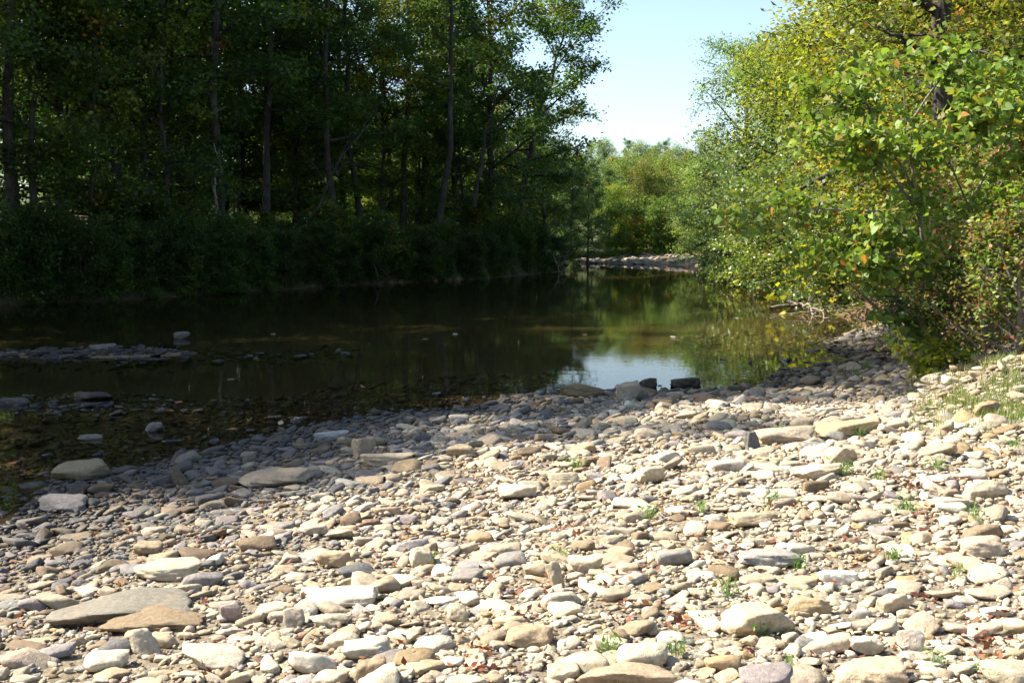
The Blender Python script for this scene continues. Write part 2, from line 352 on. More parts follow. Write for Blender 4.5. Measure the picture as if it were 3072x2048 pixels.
# landmark stones: x, y centre-bottom in photo px, w, visible h, turn, tilt, colour, boxy, label, short name
LM = [
 (265, 1436, 345, 80, -4, 6, (.21, .195, .16), .8, 'long dark grey slab with shaded front lying at lower left', 'the long dark slab'),
 (345, 1450, 232, 48, -6, 3, (.24, .18, .11), .5, 'rough brown slab lying in front of the long dark slab', 'the rough brown slab'),
 (785, 1396, 178, 58, 5, 7, (.68, .63, .53), .9, 'bright white flat slab with clean edges, left of centre', 'the bright white slab'),
 (330, 1508, 74, 68, 10, 24, (.46, .41, .32), .3, 'heart shaped greyish tan stone leaning upright near lower left', 'the heart shaped stone'),
 (370, 1338, 168, 52, -5, 4, (.50, .44, .33), .1, 'long rounded buff boulder behind the long dark slab', 'the long buff boulder'),
 (178, 1104, 140, 46, 4, 2, (.27, .225, .14), .0, 'domed olive brown boulder sitting in shallow water at left', 'the domed boulder'),
 (132, 1178, 108, 38, 0, 3, (.27, .25, .24), .2, 'grey oval boulder at the left waterline', 'the grey oval boulder'),
 (612, 1122, 180, 42, -3, 4, (.40, .33, .24), .2, 'long humped tan stone at the edge of shade', 'the long humped stone'),
 (888, 1072, 126, 34, 2, 3, (.50, .42, .30), .7, 'flat tan block in the half shade left of centre', 'the flat tan block'),
 (1494, 1110, 76, 40, 0, 2, (.57, .48, .33), .5, 'plump rounded tan boulder in the middle of the bar', 'the plump tan boulder'),
 (1294, 1117, 74, 36, 0, 0, (.48, .42, .30), .0, 'half dome stone with cracked top near shade edge', 'the half dome stone'),
 (1186, 1150, 96, 38, 4, 3, (.60, .53, .40), .2, 'pale oblong stone just left of the half dome', 'the pale oblong stone'),
 (1955, 1003, 142, 38, 12, 9, (.50, .40, .24), .7, 'golden wedge slab propped up at right shade edge', 'the golden wedge'),
 (1812, 1024, 142, 44, -4, 4, (.44, .37, .28), .8, 'brownish long block left of the golden wedge', 'the brownish long block'),
 (1729, 1034, 46, 48, 62, 20, (.17, .16, .15), .8, 'dark slate plank leaning against the brownish block', 'the dark slate plank'),
 (1930, 1070, 74, 46, 20, 8, (.54, .44, .30), .9, 'angular tan boulder with a flat shaded side at right', 'the angular tan boulder'),
 (1895, 1099, 122, 34, 10, 8, (.58, .50, .37), .5, 'sloping pale slab in front of the angular tan boulder', 'the sloping pale slab'),
 (1775, 1304, 150, 42, -1, 2, (.33, .315, .305), 1., 'grey striated log shaped rock with a crack at right', 'the striated grey rock'),
 (1930, 1344, 92, 42, -5, 3, (.74, .71, .64), .0, 'smooth white egg shaped stone right of the grey rock', 'the white egg stone'),
 (1750, 1464, 168, 80, 16, 10, (.52, .44, .31), .8, 'large layered tan slab tilted up at lower right', 'the layered tan slab'),
 (1865, 1414, 104, 48, 14, 8, (.42, .32, .19), .6, 'brown slab tucked behind the layered tan slab', 'the tucked brown slab'),
 (2058, 1412, 78, 54, 18, 6, (.56, .47, .34), .9, 'squarish tan block with a lit top at right', 'the squarish tan block'),
 (2265, 1282, 106, 54, -2, 4, (.50, .41, .31), .9, 'pinkish tan block near the right edge', 'the pinkish tan block'),
 (2268, 1149, 108, 48, 12, 7, (.55, .46, .34), .6, 'buff slab rising to the right by the right edge', 'the rising buff slab'),
 (1450, 1590, 246, 78, -1, 2, (.40, .315, .22), .7, 'big brown slab cut by the bottom edge of the picture', 'the big bottom slab'),
 (2020, 1582, 196, 66, -6, 4, (.50, .40, .28), .5, 'broad sandy slab at the bottom edge, right', 'the broad sandy slab'),
 (490, 1544, 186, 56, -2, 3, (.44, .40, .33), .6, 'wide speckled grey slab at lower left bottom', 'the speckled slab'),
 (1218, 1488, 118, 52, 6, 6, (.42, .32, .21), .7, 'brown tan block below the centre of the picture', 'the brown tan block'),
 (1402, 1504, 78, 50, -4, 5, (.62, .55, .42), .8, 'cream block with a green weed in front', 'the cream block'),
 (845, 1514, 122, 48, 12, 9, (.60, .55, .45), .8, 'cream flat stone sloping left, below the white slab', 'the cream flat stone'),
 (966, 1308, 66, 58, 30, 30, (.58, .50, .36), .9, 'pale triangular stone standing on edge', 'the triangular stone'),
 (752, 1442, 96, 42, 3, 2, (.52, .45, .33), .1, 'rounded buff stone under the bright white slab', 'the rounded buff stone'),
 (765, 1304, 84, 40, -14, 6, (.40, .31, .20), .5, 'dark tan sloping stone above the white slab', 'the dark tan stone'),
 (1340, 914, 104, 36, -3, 3, (.16, .13, .075), .8, 'mossy dark block with a lit corner at the waterline', 'the mossy dark block'),
 (1446, 922, 64, 42, 18, 10, (.40, .34, .27), .9, 'pale angular stone between two dark blocks at the waterline', 'the pale angular stone'),
 (1576, 892, 74, 26, 0, 2, (.09, .078, .06), .7, 'black wet block against the reflected sky', 'the black wet block'),
 (1490, 893, 40, 26, 20, 9, (.09, .082, .07), .8, 'small black wet rock left of the black wet block', 'the small black rock'),
 (2275, 957, 66, 36, -4, 3, (.38, .27, .16), .3, 'brown rounded stone on the grassy rise at right', 'the brown stone in grass'),
 (332, 1278, 72, 34, 0, 3, (.33, .26, .17), .2, 'brown rounded boulder above the long buff boulder', 'the brown round boulder'),
 (832, 1052, 60, 46, 20, 12, (.33, .27, .20), .2, 'brown rounded rock near the water, left of centre', 'the brown waterside rock'),
 (758, 1008, 76, 20, 5, 7, (.42, .42, .40), .9, 'pale grey flat slab lying at the water edge', 'the pale shore slab'),
 (1297, 1420, 82, 36, -3, 2, (.60, .52, .38), .2, 'cream oval stone beside red leaves near centre', 'the cream oval stone'),
 (1047, 1426, 52, 42, 0, 3, (.54, .46, .33), .7, 'small upright buff cube shaped stone near centre', 'the buff cube stone'),
 (672, 1444, 54, 54, 0, 30, (.46, .40, .32), .5, 'tooth shaped stone standing left of the rounded buff stone', 'the tooth stone'),
 (526, 1428, 52, 46, 30, 12, (.36, .29, .28), .9, 'mauve angular cube stone right of the long dark slab', 'the mauve cube stone'),
 (715, 1232, 74, 32, -3, 2, (.42, .38, .33), .1, 'smooth grey oval stone in the left of the bar', 'the smooth grey oval'),
 (1280, 1352, 44, 66, 70, 30, (.46, .38, .27), .5, 'narrow upright tan stone just above the cream oval', 'the narrow upright stone'),
 (1345, 1318, 82, 40, 8, 6, (.55, .48, .36), .4, 'buff boulder right of the narrow upright stone', 'the buff boulder'),
 (850, 1572, 76, 60, 4, 12, (.30, .23, .15), .4, 'dark brown pointed stone at the bottom edge, left of centre', 'the dark pointed stone'),
 (1295, 1566, 76, 46, 3, 3, (.55, .46, .33), .1, 'round tan boulder left of the big bottom slab', 'the round tan boulder'),
 (2100, 1500, 72, 60, 0, 18, (.50, .47, .43), .7, 'pale grey shield shaped stone at lower right', 'the grey shield stone'),
 (2000, 1508, 88, 50, -5, 4, (.60, .53, .42), .2, 'cream boulder left of the grey shield stone', 'the cream boulder'),
 (1730, 1212, 92, 36, 4, 5, (.50, .41, .28), .6, 'tan block in the middle of the right half', 'the right middle block'),
 (2180, 1168, 116, 34, 4, 5, (.56, .47, .36), .4, 'long sandy stone left of the rising buff slab', 'the long sandy stone'),
 (1075, 1588, 120, 40, 0, 3, (.50, .44, .34), .5, 'flat buff stone at the bottom centre edge', 'the flat bottom stone'),
 (418, 826, 38, 20, 30, 12, (.15, .14, .13), .0, 'leaning stone at the tip of the dark stony islet', 'the leaning islet stone'),
 (232, 838, 62, 18, 0, 4, (.17, .16, .15), .3, 'lightest long stone at the front of the dark islet', 'the light islet stone'),
 (208, 922, 84, 22, 0, 3, (.08, .072, .06), .2, 'black low boulder in the shaded water at left', 'the black low boulder'),
 (25, 932, 70, 20, 0, 3, (.11, .10, .085), .2, 'dark boulder in the water at the left edge', 'the dark edge boulder'),
 (350, 1002, 46, 24, 0, 6, (.20, .19, .18), .4, 'grey rounded stone poking from the shallows at left', 'the grey shallows stone'),
 (202, 1030, 54, 14, 0, 3, (.30, .27, .22), .6, 'pale flat stone lying in the shallows behind the domed boulder', 'the pale shallows stone'),
]
LMK = []          # placed landmarks: x, y, short
occ = []          # occupied circles
def stone_obj(px, py, z, half, turn, tilt, roll, me, col):
    o = put('stone', me, None, (px, py, z)); o.scale = half
    o.rotation_euler = (R(roll), R(-tilt), R(turn)); o.color = (col[0] * .9, col[1] * .87, col[2] * .80, 1)
    return o
for k, (px, py, w, h, turn, tilt, col, bx, lab, short) in enumerate(LM):
    x, y, z = on_ground(px, py); m = K * y / FPX
    hw = w * m / 2; hv = h * m; sn = (ZC - z) / math.hypot(y, ZC - z)
    dp = min(hw * .62, hv * .9 / sn * .5); ht = max(.42 * hv, (hv - 2 * dp * sn * .5)) * .66
    y += dp * .8
    z = gz(x, y)
    if z < 0 and py < 1110: z = max(z, -.35 * ht)
    me = mesh_np('stone', stone_shape(900 + k, 3, p=10 + 16 * bx, boxy=bx, rough=.03), ICO[3][1], M['stone'], None, True)
    o = stone_obj(x, y, z + ht * .72, (hw * 1.08, dp * 1.05, ht), turn * .6, tilt * .55, rng.normal(0, 4), me, col)
    if tilt >= 18: o.rotation_euler = (R(rng.normal(-12, 4)), R(-tilt * .4), R(turn * .5)); o.scale = (hw, dp * .8, max(ht, hv * .5)); o.location.z = z + hv * .38
    tag(o, lab, 'stone', 'loose stones on the gravel bar')
    LMK.append((x, y, short)); occ.append((x, y, max(hw * .8, dp)))
    if hw > dp * 1.5:
        for s_ in (-.55, .55): occ.append((x + s_ * hw, y, dp))

# scatter of stones -----------------------------------------------------------
cell = .35; grid = {}
def occ_add(x, y, r): grid.setdefault((int(x // cell), int(y // cell)), []).append((x, y, r))
def occ_free(x, y, r, k):
    i, j = int(x // cell), int(y // cell)
    for a in (-1, 0, 1):
        for b in (-1, 0, 1):
            for (u, v, s) in grid.get((i + a, j + b), ()):
                if (u - x) ** 2 + (v - y) ** 2 < (k * (r + s)) ** 2: return False
    return True
for (x, y, r) in occ: occ_add(x, y, r)
def cand(n, y0, y1, margin=.9):
    yy = y0 + (y1 - y0) * rng.random(n) ** .9
    xx = (rng.random(n) * 2 - 1) * (yy * .475 + margin); return xx, yy
def ok_area(x, y):
    P = np.stack([x, y], 1); ins_ = inside(P); dn = dist_pl(P, NEAR); z = ground_z(x, y)
    dr = dist_pl(P, RIGHT)
    good = (~ins_) & (dn < 14) & (y < 36)
    good &= ~((x > 5.6 + (y - 10) * .02) & (y > 12.8) & (dn > 2.6)) & ~((y > 19.5) & (dn > 1.6))
    shallow = ins_ & ((z > -.2) & (dn < 5) & (rng.random(len(x)) < .5))
    return good | shallow, dn, z, ins_
stones = []                                     # x, y, z, hx, hy, hz, turn, name, col
x, y = cand(110000, 3.6, 30)
g_, dn, z, ins_ = ok_area(x, y)
x, y, dn, z, ins_ = (a[g_] for a in (x, y, dn, z, ins_))
size = np.exp(rng.normal(math.log(.0225), .60, len(x))); size = np.clip(size, .014, .11)
size *= 1 + .035 * np.clip(y - 6, 0, 14)
order = np.argsort(-size)
for t in order:
    s = size[t]; el = rng.uniform(.42, .92); r = s * (1 + el) / 2
    if not occ_free(x[t], y[t], r, .66): continue
    occ_add(x[t], y[t], r)
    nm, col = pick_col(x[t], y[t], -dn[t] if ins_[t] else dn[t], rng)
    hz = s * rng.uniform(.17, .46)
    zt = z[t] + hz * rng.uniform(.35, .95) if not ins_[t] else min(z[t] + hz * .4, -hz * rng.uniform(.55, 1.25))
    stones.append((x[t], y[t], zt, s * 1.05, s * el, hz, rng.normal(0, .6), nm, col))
    
# which ones show largest?
app = np.array([a[3] * (a[4] * ZC / a[1] * .8 + a[5]) / a[1] ** 2 if abs(a[0]) < a[1] * .455 and a[2] > -.02 else 0 for a in stones])
big = set(np.argsort(-app)[:238].tolist())
protome = [mesh_np('stone', PROTO[2][k], ICO[2][1], M['stone'], None, True) for k in range(NP)]
def eul(roll, pitch, yaw):
    cr, sr, cp, sp, cy, sy = np.cos(roll), np.sin(roll), np.cos(pitch), np.sin(pitch), np.cos(yaw), np.sin(yaw)
    return np.stack([np.stack([cy * cp, cy * sp * sr - sy * cr, cy * sp * cr + sy * sr], -1), np.stack([sy * cp, sy * sp * sr + cy * cr, sy * sp * cr - cy * sr], -1), np.stack([-sp, cp * sr, cp * cr], -1)], -2)
singles = []
for k in sorted(big, key=lambda k: -app[k]):
    x, y, z, hx, hy, hz, tu, nm, col = stones[k]
    o = stone_obj(x, y, z, (hx, hy, hz), 0, 0, 0, protome[k % NP], col); o.color = (*col, 1)
    o.rotation_euler = (rng.normal(0, .12), rng.normal(-.06, .14), tu)
    singles.append((o, x, y, nm, hx / hy, hx))
ORD = ['nearest', 'second', 'third', 'fourth', 'fifth', 'sixth', 'seventh', 'eighth', 'ninth', 'tenth', 'eleventh', 'twelfth', 'thirteenth', 'fourteenth', 'fifteenth', 'sixteenth', 'seventeenth', 'eighteenth', 'nineteenth', 'twentieth']
sect = {}
for rec in singles:
    o, x, y, nm, el, hx = rec
    best = min(range(len(LMK)), key=lambda j: (LMK[j][0] - x) ** 2 + (LMK[j][1] - y) ** 2)
    dx, dy = x - LMK[best][0], y - LMK[best][1]
    side = ('right of' if dx > 0 else 'left of') if abs(dx) > abs(dy) else ('behind' if dy > 0 else 'in front of')
    sect.setdefault((best, side), []).append((math.hypot(dx, dy), rec))
CW = {'cream': 'cream', 'pale': 'whitish', 'tan': 'tan', 'buff': 'buff', 'brown': 'brown', 'grey': 'grey', 'slate': 'dark grey', 'mauve': 'mauve grey', 'ochre': 'ochre'}
for (b, side), L in sect.items():
    for k, (d_, (o, x, y, nm, el, hx)) in enumerate(sorted(L, key=lambda a: a[0])):
        tag(o, '%s %s, %s larger stone %s %s' % (CW[nm], 'long cobble' if el > 1.55 else 'rounded cobble', ORD[min(k, 19)], side, LMK[b][2]), 'stone', 'loose stones on the gravel bar')

def merge(items, name, mat):
    sp = Soup3 = [[], [], [], 0]
    for lod in (0, 1, 2):
        it = [a for a in items if a[9] == lod]
        if not it: continue
        V0, F0 = ICO[lod]
        pid = np.array([a[10] for a in it]); B = np.stack(PROTO[lod])[pid]
        half = np.array([a[3:6] for a in it]); pos = np.array([a[0:3] for a in it])
        Rm = eul(rng.normal(.06, .22, len(it)), rng.normal(-.07, .22, len(it)), np.array([a[6] for a in it]))
        V = np.einsum('nij,nvj->nvi', Rm, B * half[:, None]) + pos[:, None]
        nv = len(V0)
        F = F0[None] + (np.arange(len(it)) * nv)[:, None, None] + sp[3]
        sp[0].append(V.reshape(-1, 3)); sp[1].append(F.reshape(-1, 3)); sp[2].append(np.repeat(np.array([a[8] for a in it]), nv, 0)); sp[3] += len(it) * nv
    return mesh_np(name, np.concatenate(sp[0]), np.concatenate(sp[1]), mat, np.concatenate(sp[2]), True)
rest = [(*stones[k], (2 if stones[k][3] / stones[k][1] > .0085 else 1) if stones[k][3] / stones[k][1] > .0040 else 0, int(rng.integers(NP))) for k in range(len(stones)) if k not in big]
# pebbles between
x, y = cand(32000, 3.6, 15, .6); g_, dn, z, ins_ = ok_area(x, y)
for t in np.nonzero(g_)[0]:
    if rng.random() > min(1, 7.5 / y[t]) : continue
    s = min(.03, math.exp(rng.normal(math.log(.0125), .4))) * (1 + .05 * max(0, y[t] - 5))
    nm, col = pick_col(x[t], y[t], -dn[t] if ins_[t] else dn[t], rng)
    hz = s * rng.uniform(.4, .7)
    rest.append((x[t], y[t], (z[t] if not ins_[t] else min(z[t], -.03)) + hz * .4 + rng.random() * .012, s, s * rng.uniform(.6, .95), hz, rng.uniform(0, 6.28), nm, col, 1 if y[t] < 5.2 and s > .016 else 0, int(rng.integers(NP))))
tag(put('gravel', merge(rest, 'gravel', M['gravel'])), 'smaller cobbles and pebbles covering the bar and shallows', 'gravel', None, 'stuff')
# stones on the islets and the far bar
far = []
for ix, iy, rx, ry, hh, mx in ISL[:2]:
    for t in range(700 if ry > 1 else 90):
        a_, b_ = rng.normal(0, .66, 2); xx, yy = ix + a_ * rx, iy + b_ * ry
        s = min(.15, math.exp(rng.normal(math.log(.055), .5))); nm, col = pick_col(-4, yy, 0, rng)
        far.append((xx, yy, max(gz(xx, yy), -.06) + s * .16, s * 1.15, s * .75, s * .36, rng.normal(0, .6), nm, col * .42, 1, int(rng.integers(NP))))  # islet stones darkened in colour to paint in their shade
fx = rng.uniform(2, 22, 1500); fy = rng.uniform(84, 116, 1500); fd = dist_pl(np.stack([fx, fy], 1), FAR); fz = ground_z(fx, fy); fi = inside(np.stack([fx, fy], 1))
for t in range(1500):
    if fi[t] or fd[t] > 14 or fz[t] > .7: continue
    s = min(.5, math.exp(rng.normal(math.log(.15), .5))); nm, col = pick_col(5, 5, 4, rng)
    far.append((fx[t], fy[t], fz[t] + s * .1, s * 1.2, s * .8, s * .35, rng.normal(0, .6), nm, col * .6, 1 if s > .25 else 0, int(rng.integers(NP))))  # far bar stones toned down, its shade put into the colour
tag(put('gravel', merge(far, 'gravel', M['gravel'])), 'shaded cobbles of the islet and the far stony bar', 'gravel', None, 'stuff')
print('stones', len(stones), 'rest', len(rest), 'far', len(far))

# ------------------------------------------------------------------ trees
GREEN = [(.045, .085, .022), (.06, .105, .026), (.08, .13, .03), (.10, .15, .035)]
YEL = (.26, .24, .04); LIME = (.17, .22, .035); ORA = (.34, .16, .035); RED = (.22, .06, .03); OLV = (.13, .13, .045); BRN = (.17, .10, .05)
def pal(mix, n, r_):
    cs = np.array([c for c, w in mix]); ws = np.array([w for c, w in mix], float); return cs[r_.choice(len(cs), n, p=ws / ws.sum())]
def leaves(Cn, L, Wd, r_, col, up=.55, droop=.25, heart=False):
    n = len(Cn); L = np.broadcast_to(L, n)[:, None]
    d = r_.normal(size=(n, 3)); d[:, 2] = d[:, 2] * .45 - droop; d /= np.linalg.norm(d, axis=1)[:, None]
    nr = r_.normal(size=(n, 3)); nr[:, 2] = np.abs(nr[:, 2]) + up; s = np.cross(nr, d); s /= np.linalg.norm(s, axis=1)[:, None] + 1e-9
    nn = np.cross(d, s)
    if heart:
        pts = [(0, 0, 0), (-.12, .36, .05), (.14, .52, .10), (.5, .42, .07), (1, 0, -.10), (.5, -.42, .07), (.14, -.52, .10), (-.12, -.36, .05)]
        V = np.stack([Cn + d * L * a + s * L * Wd * 2 * b + nn * L * c for a, b, c in pts], 1).reshape(-1, 3)
        b_ = np.arange(n)[:, None] * 8
        F = np.concatenate([b_ + np.array([[0, 1, 2, 3]]), b_ + np.array([[0, 3, 4, 5]]), b_ + np.array([[0, 5, 6, 7]])]); k = 8
    else:
        V = np.stack([Cn, Cn + d * L * .45 + s * L * Wd - nn * L * .08, Cn + d * L, Cn + d * L * .45 - s * L * Wd - nn * L * .08], 1).reshape(-1, 3)
        F = np.arange(n)[:, None] * 4 + np.array([[0, 1, 2, 3]]); k = 4
    return V, F, np.repeat(col, k, 0)

def grow(seed, H, r0, cb, Rc, nl, ns, ntw, lpt, leafL, mix, spread=.32, lean=(0, 0), wander=.25, elev=(5, 62), leafW=.32, shape='oak', droop=.25, bare=0, sub_len=.42, twig=.9, bark='bark', leafm='leaf', tips=False, sides=8):
    r_ = np.random.default_rng(seed); wood = Soup(); cen = []; ccol = []; lsz = []
    m = 12; t = np.linspace(0, 1, m)
    wa = np.cumsum(r_.normal(0, wander / m ** .5, (m, 2)), 0) * H / 14; wa -= wa[0]
    P = np.stack([wa[:, 0] + lean[0] * t ** 1.5, wa[:, 1] + lean[1] * t ** 1.5, H * t], 1)
    rad = r0 * (1 - t) ** .75 * .92 + .02; rad[0] *= 1.35; rad[1] *= 1.05
    wood.tube(P, rad, sides)
    ev = lambda f: np.array([np.interp(f, t, P[:, k]) for k in range(3)])
    az = r_.uniform(0, 6.28)
    for i in range(nl):
        f = cb + (1 - cb) * ((i + r_.uniform(.1, .9)) / nl) * .97; u = (f - cb) / (1 - cb)
        if shape == 'oak': prof = max(.12, 1 - ((u - .38) / .66) ** 2) ** .5
        elif shape == 'column': prof = .85 - .55 * u
        elif shape == 'vase': prof = .35 + .75 * u
        else: prof = max(.15, 1 - u) ** .6
        az += 2.4 + r_.normal(0, .35); Ln = Rc * prof * r_.uniform(.65, 1.15); e = R(elev[0] + (elev[1] - elev[0]) * u + r_.normal(0, 8))
        b0 = ev(f); dr = np.array([math.cos(az) * math.cos(e), math.sin(az) * math.cos(e), math.sin(e)])
        s_ = np.linspace(0, 1, 6); bend = r_.normal(0, .12, 3) * Ln
        Lp = b0 + dr * (s_[:, None] * Ln) + bend * (s_ ** 2)[:, None] + np.array([0, 0, 1]) * (Ln * .10 * s_ ** 2 - Ln * droop * .35 * s_ ** 3)[:, None]
        lr = np.interp(f, t, rad) * .55 * (1 - s_ * .85) + .006; wood.tube(Lp, lr, 5)
        if r_.random() < bare: continue
        lcol = pal(mix, 1, r_)[0]
        for j in range(ns):
            g = .25 + .75 * (j + r_.random()) / ns; o0 = np.array([np.interp(g, s_, Lp[:, k]) for k in range(3)])
            d2 = dr * .55 + r_.normal(0, .75, 3); d2[2] = d2[2] * .55 + .12; d2 /= np.linalg.norm(d2)
            L2 = Ln * sub_len * r_.uniform(.5, 1.1) * (1.1 - .35 * g); o1 = o0 + d2 * L2 * .5 + r_.normal(0, .06, 3) * L2; o2 = o0 + d2 * L2 + np.array([0, 0, -droop * .3 * L2])
            wood.tube([o0, o1, o2], [lr[3] * .5 + .004, lr[3] * .3 + .003, .003], 4)
            scol = lcol if r_.random() < .55 else pal(mix, 1, r_)[0]
            for k in range(ntw):
                h_ = .3 + .7 * r_.random(); q0 = o0 + (o2 - o0) * h_; d3 = d2 * .5 + r_.normal(0, .8, 3); d3[2] = d3[2] * .5 - droop * .3; d3 /= np.linalg.norm(d3)
                L3 = twig * r_.uniform(.5, 1.1) * min(1, Ln / 2.2); q1 = q0 + d3 * L3
                if k % 2 == 0: wood.tube([q0, q1], [.006, .002], 3)
                nn_ = int(lpt * r_.uniform(.5, 1.4)); w_ = r_.random((nn_, 1))
                cen.append(q0 + (q1 - q0) * w_ + r_.normal(0, spread, (nn_, 3)) * np.array([1, 1, .62]))
                cc = np.where(r_.random((nn_, 1)) < .72, scol, pal(mix, nn_, r_)) * r_.uniform(.75, 1.3, (nn_, 1)); ccol.append(cc)
    cen = np.concatenate(cen); ccol = np.concatenate(ccol)
    V, F, cl = leaves(cen, leafL * r_.uniform(.65, 1.25, len(cen)), leafW, r_, ccol, droop=droop)
    wm = wood.mesh('trunk', M[bark], True); lm = mesh_np('crown', V, F, M[leafm], cl)
    return wm, lm, len(F) * 2 + sum(len(f) for f in wood.F) * 2

GM = [(GREEN[0], 4), (GREEN[1], 5), (GREEN[2], 3), (LIME, .6), (OLV, .5), (YEL, .15), (ORA, .12)]
GY = [(GREEN[1], 4), (GREEN[2], 4), (LIME, 2), (YEL, 1), (ORA, .4), (OLV, 1)]
GP = [(GREEN[2], 4), (GREEN[3], 4), (LIME, 2), (OLV, 2), (YEL, .5)]
GA = [(LIME, 4), (YEL, 1.5), (ORA, .4), (GREEN[3], 4), (OLV, 3), (BRN, .3)]
PR = {}
PR['forest0'] = grow(11, 27, 0.29, .30, 5.4, 20, 6, 5, 34, .25, GM, .42)
PR['forest1'] = grow(12, 25, 0.24, .22, 4.8, 20, 6, 5, 34, .25, GM, .42, lean=(1.2, .3))
PR['forest2'] = grow(13, 26, 0.26, .38, 6.0, 17, 7, 5, 34, .26, GY, .42, wander=.5)
PR['bough'] = grow(21, 17, .30, .30, 5.6, 20, 6, 5, 30, .25, GM, .38, lean=(3.4, -.5), wander=.5, elev=(0, 55))
PR['round0'] = grow(22, 12, .2, .04, 4.3, 36, 7, 4, 22, .20, GP, .50, sub_len=.5)
PR['round1'] = grow(23, 11, .2, .05, 4.0, 34, 7, 4, 22, .20, GY, .46, droop=.45, wander=.5)
PR['under0'] = grow(14, 12, .13, .12, 3.2, 16, 5, 4, 30, .20, GM, .32)
PR['under1'] = grow(15, 9.5, .10, .10, 2.9, 14, 5, 4, 30, .19, GY, .30, lean=(.8, -.6), wander=.5)
PR['edge0'] = grow(16, 15, .22, .06, 4.4, 22, 6, 5, 30, .21, GM, .34, shape='oak')
PR['edge1'] = grow(17, 13, .20, .04, 4.2, 22, 6, 5, 32, .18, GP, .34, shape='oak', droop=.4)
PR['willow'] = grow(18, 13, .22, .08, 4.6, 24, 7, 5, 30, .17, GP, .30, leafW=.2, droop=.6)
PR['shrub0'] = grow(19, 2.6, .035, .03, 1.7, 16, 4, 3, 26, .13, GM, .17, shape='vase', elev=(25, 70), twig=.5)
PR['shrub1'] = grow(20, 2.0, .03, .03, 1.5, 16, 4, 3, 26, .12, GY, .16, shape='column', elev=(20, 70), twig=.5)
print('proto tris', {k: v[2] for k, v in PR.items()}, sum(v[2] for v in PR.values()))

def tree(kind, name, x, y, label, cat='tree', group=None, sc=1.0, rz=None, tint=(1, 1, 1), z=None, sz=None):
    z = gz(x, y) - .08 if z is None else z
    sc3 = (sc, sc, sc * (sz or 1))
    o = thing(name, label, cat, (x, y, z), group, rng.uniform(0, 6.28) if rz is None else rz, sc3)
    a = put('trunk' if cat == 'tree' else 'stems', PR[kind][0], o); b = put('crown' if cat == 'tree' else 'foliage', PR[kind][1], o)
    b.color = (*tint, 1); a.color = (1, 1, 1, 1)
    return o
G1 = 'front row trees of the left wood'
def bank(px, back):      # a point 'back' metres behind the left shoreline in photo column px
    u = (px * K - 512) / FPX
    yy = np.arange(36, 130, .2); P = np.stack([u * yy, yy], 1)
    k = np.argmax((~inside(P)) & (dist_pl(P, LEFT) >= back)); return float(P[k, 0]), float(P[k, 1])
front = [
 ('forest0', 25, 3.5, 'dark leafy tree whose trunk stands at the left edge of the picture', 0.80),
 ('forest2', 290, 4.5, 'dark tree left of the thickest trunk, with orange lit sprays', 0.80),
 ('forest1', 505, 3.0, 'tree with the thickest dark trunk in the left wood', 0.89),
 ('forest0', 612, 6.0, 'slim dark tree just right of the thickest trunk', 0.70),
 ('forest1', 770, 4.0, 'straight dark trunk tree with reddish leaves high up', 0.78),
 ('forest2', 832, 7.0, 'thin twin of the straight dark trunk, standing further back', 0.70),
 ('forest0', 925, 7.0, 'slender tree halfway between the straight and the tall forked trunks', 0.67),
 ('forest2', 1005, 2.2, 'tall forked tree on the bank edge left of the sky gap', 0.75),
 ('edge0', 1120, 2.5, 'leafy tree right of the tall forked tree, leaning over the water', 1.12),
 ('bough', 1200, 3.0, 'dark oak with a long bough reaching into the sky gap', .95),
 ('edge0', 1245, 2.5, 'dark rounded tree closing the left wood by the sky gap', .75),
 ('edge1', 1312, 3.0, 'smaller dark tree at the right end of the left wood', .66),
 ('edge0', 150, 5.0, 'bushy tree right of the left edge trunk', .85),
 ('edge0', 345, 5.5, 'bushy tree right of the orange sprays', .9),
 ('edge0', 690, 9.0, 'bushy tree between the slim tree and the straight trunk', .8),
 ('forest0', 905, 11.0, 'tall tree behind the slender tree and the straight trunk', .78),
 ('forest2', 965, 9.0, 'tall spreading tree just left behind the tall forked tree', .76),
 ('forest1', 1035, 10.0, 'tall tree just right behind the tall forked tree', .8),
 ('forest0', 1085, 13.0, 'tall tree behind the leaning leafy tree', .74),
 ('forest2', 1130, 9.0, 'tall tree left behind the oak with the long bough', .68),
 ('edge0', 1040, 7.0, 'leafy tree filling the gap behind the tall forked tree', .9),
 ('edge0', 1105, 9.0, 'dense tree behind the leaning leafy tree', .85),
 ('edge0', 1190, 6.0, 'dense low tree behind the oak with the long bough', .75),
 ('edge0', 1225, 10.0, 'dense tree behind the dark rounded tree', .7),
 ('edge1', 1275, 7.0, 'small leafy tree left of the smaller dark tree', .66),
 ('edge0', 1350, 6.0, 'last dark tree of the left wood above the stony shore', .52),
]
for kd, px, back, lab, sc in front:
    x, y = bank(px, back); tree(kd, 'tree', x, y, lab, 'tree', G1, sc, rz=0.0 if kd == 'bough' else None, tint=(1.0, 1.05, .9))
und = [(90, 3), (215, 2.6), (390, 3), (440, 7), (560, 9), (690, 8), (880, 8), (960, 9), (1060, 4.0), (1215, 4.0), (150, 7), (330, 7.5), (730, 13), (1085, 8)]
ULAB = ['low leafy tree %s' % s for s in ('second from the left edge of the wood', 'with orange tips left of the middle of the dark wood', 'overhanging the darkest part of the left bank', 'just left of the thickest trunk', 'just right of the thickest trunk, in its shade', 'between the slim dark tree and the straight trunk', 'lit yellow green between the two slender trunks', 'left of the tall forked tree', 'at the foot of the tall forked tree', 'below the long bough by the sky gap', 'tucked behind the left edge trunks', 'behind the orange sprays at left', 'deep behind the straight dark trunk', 'deep behind the tall forked tree')]
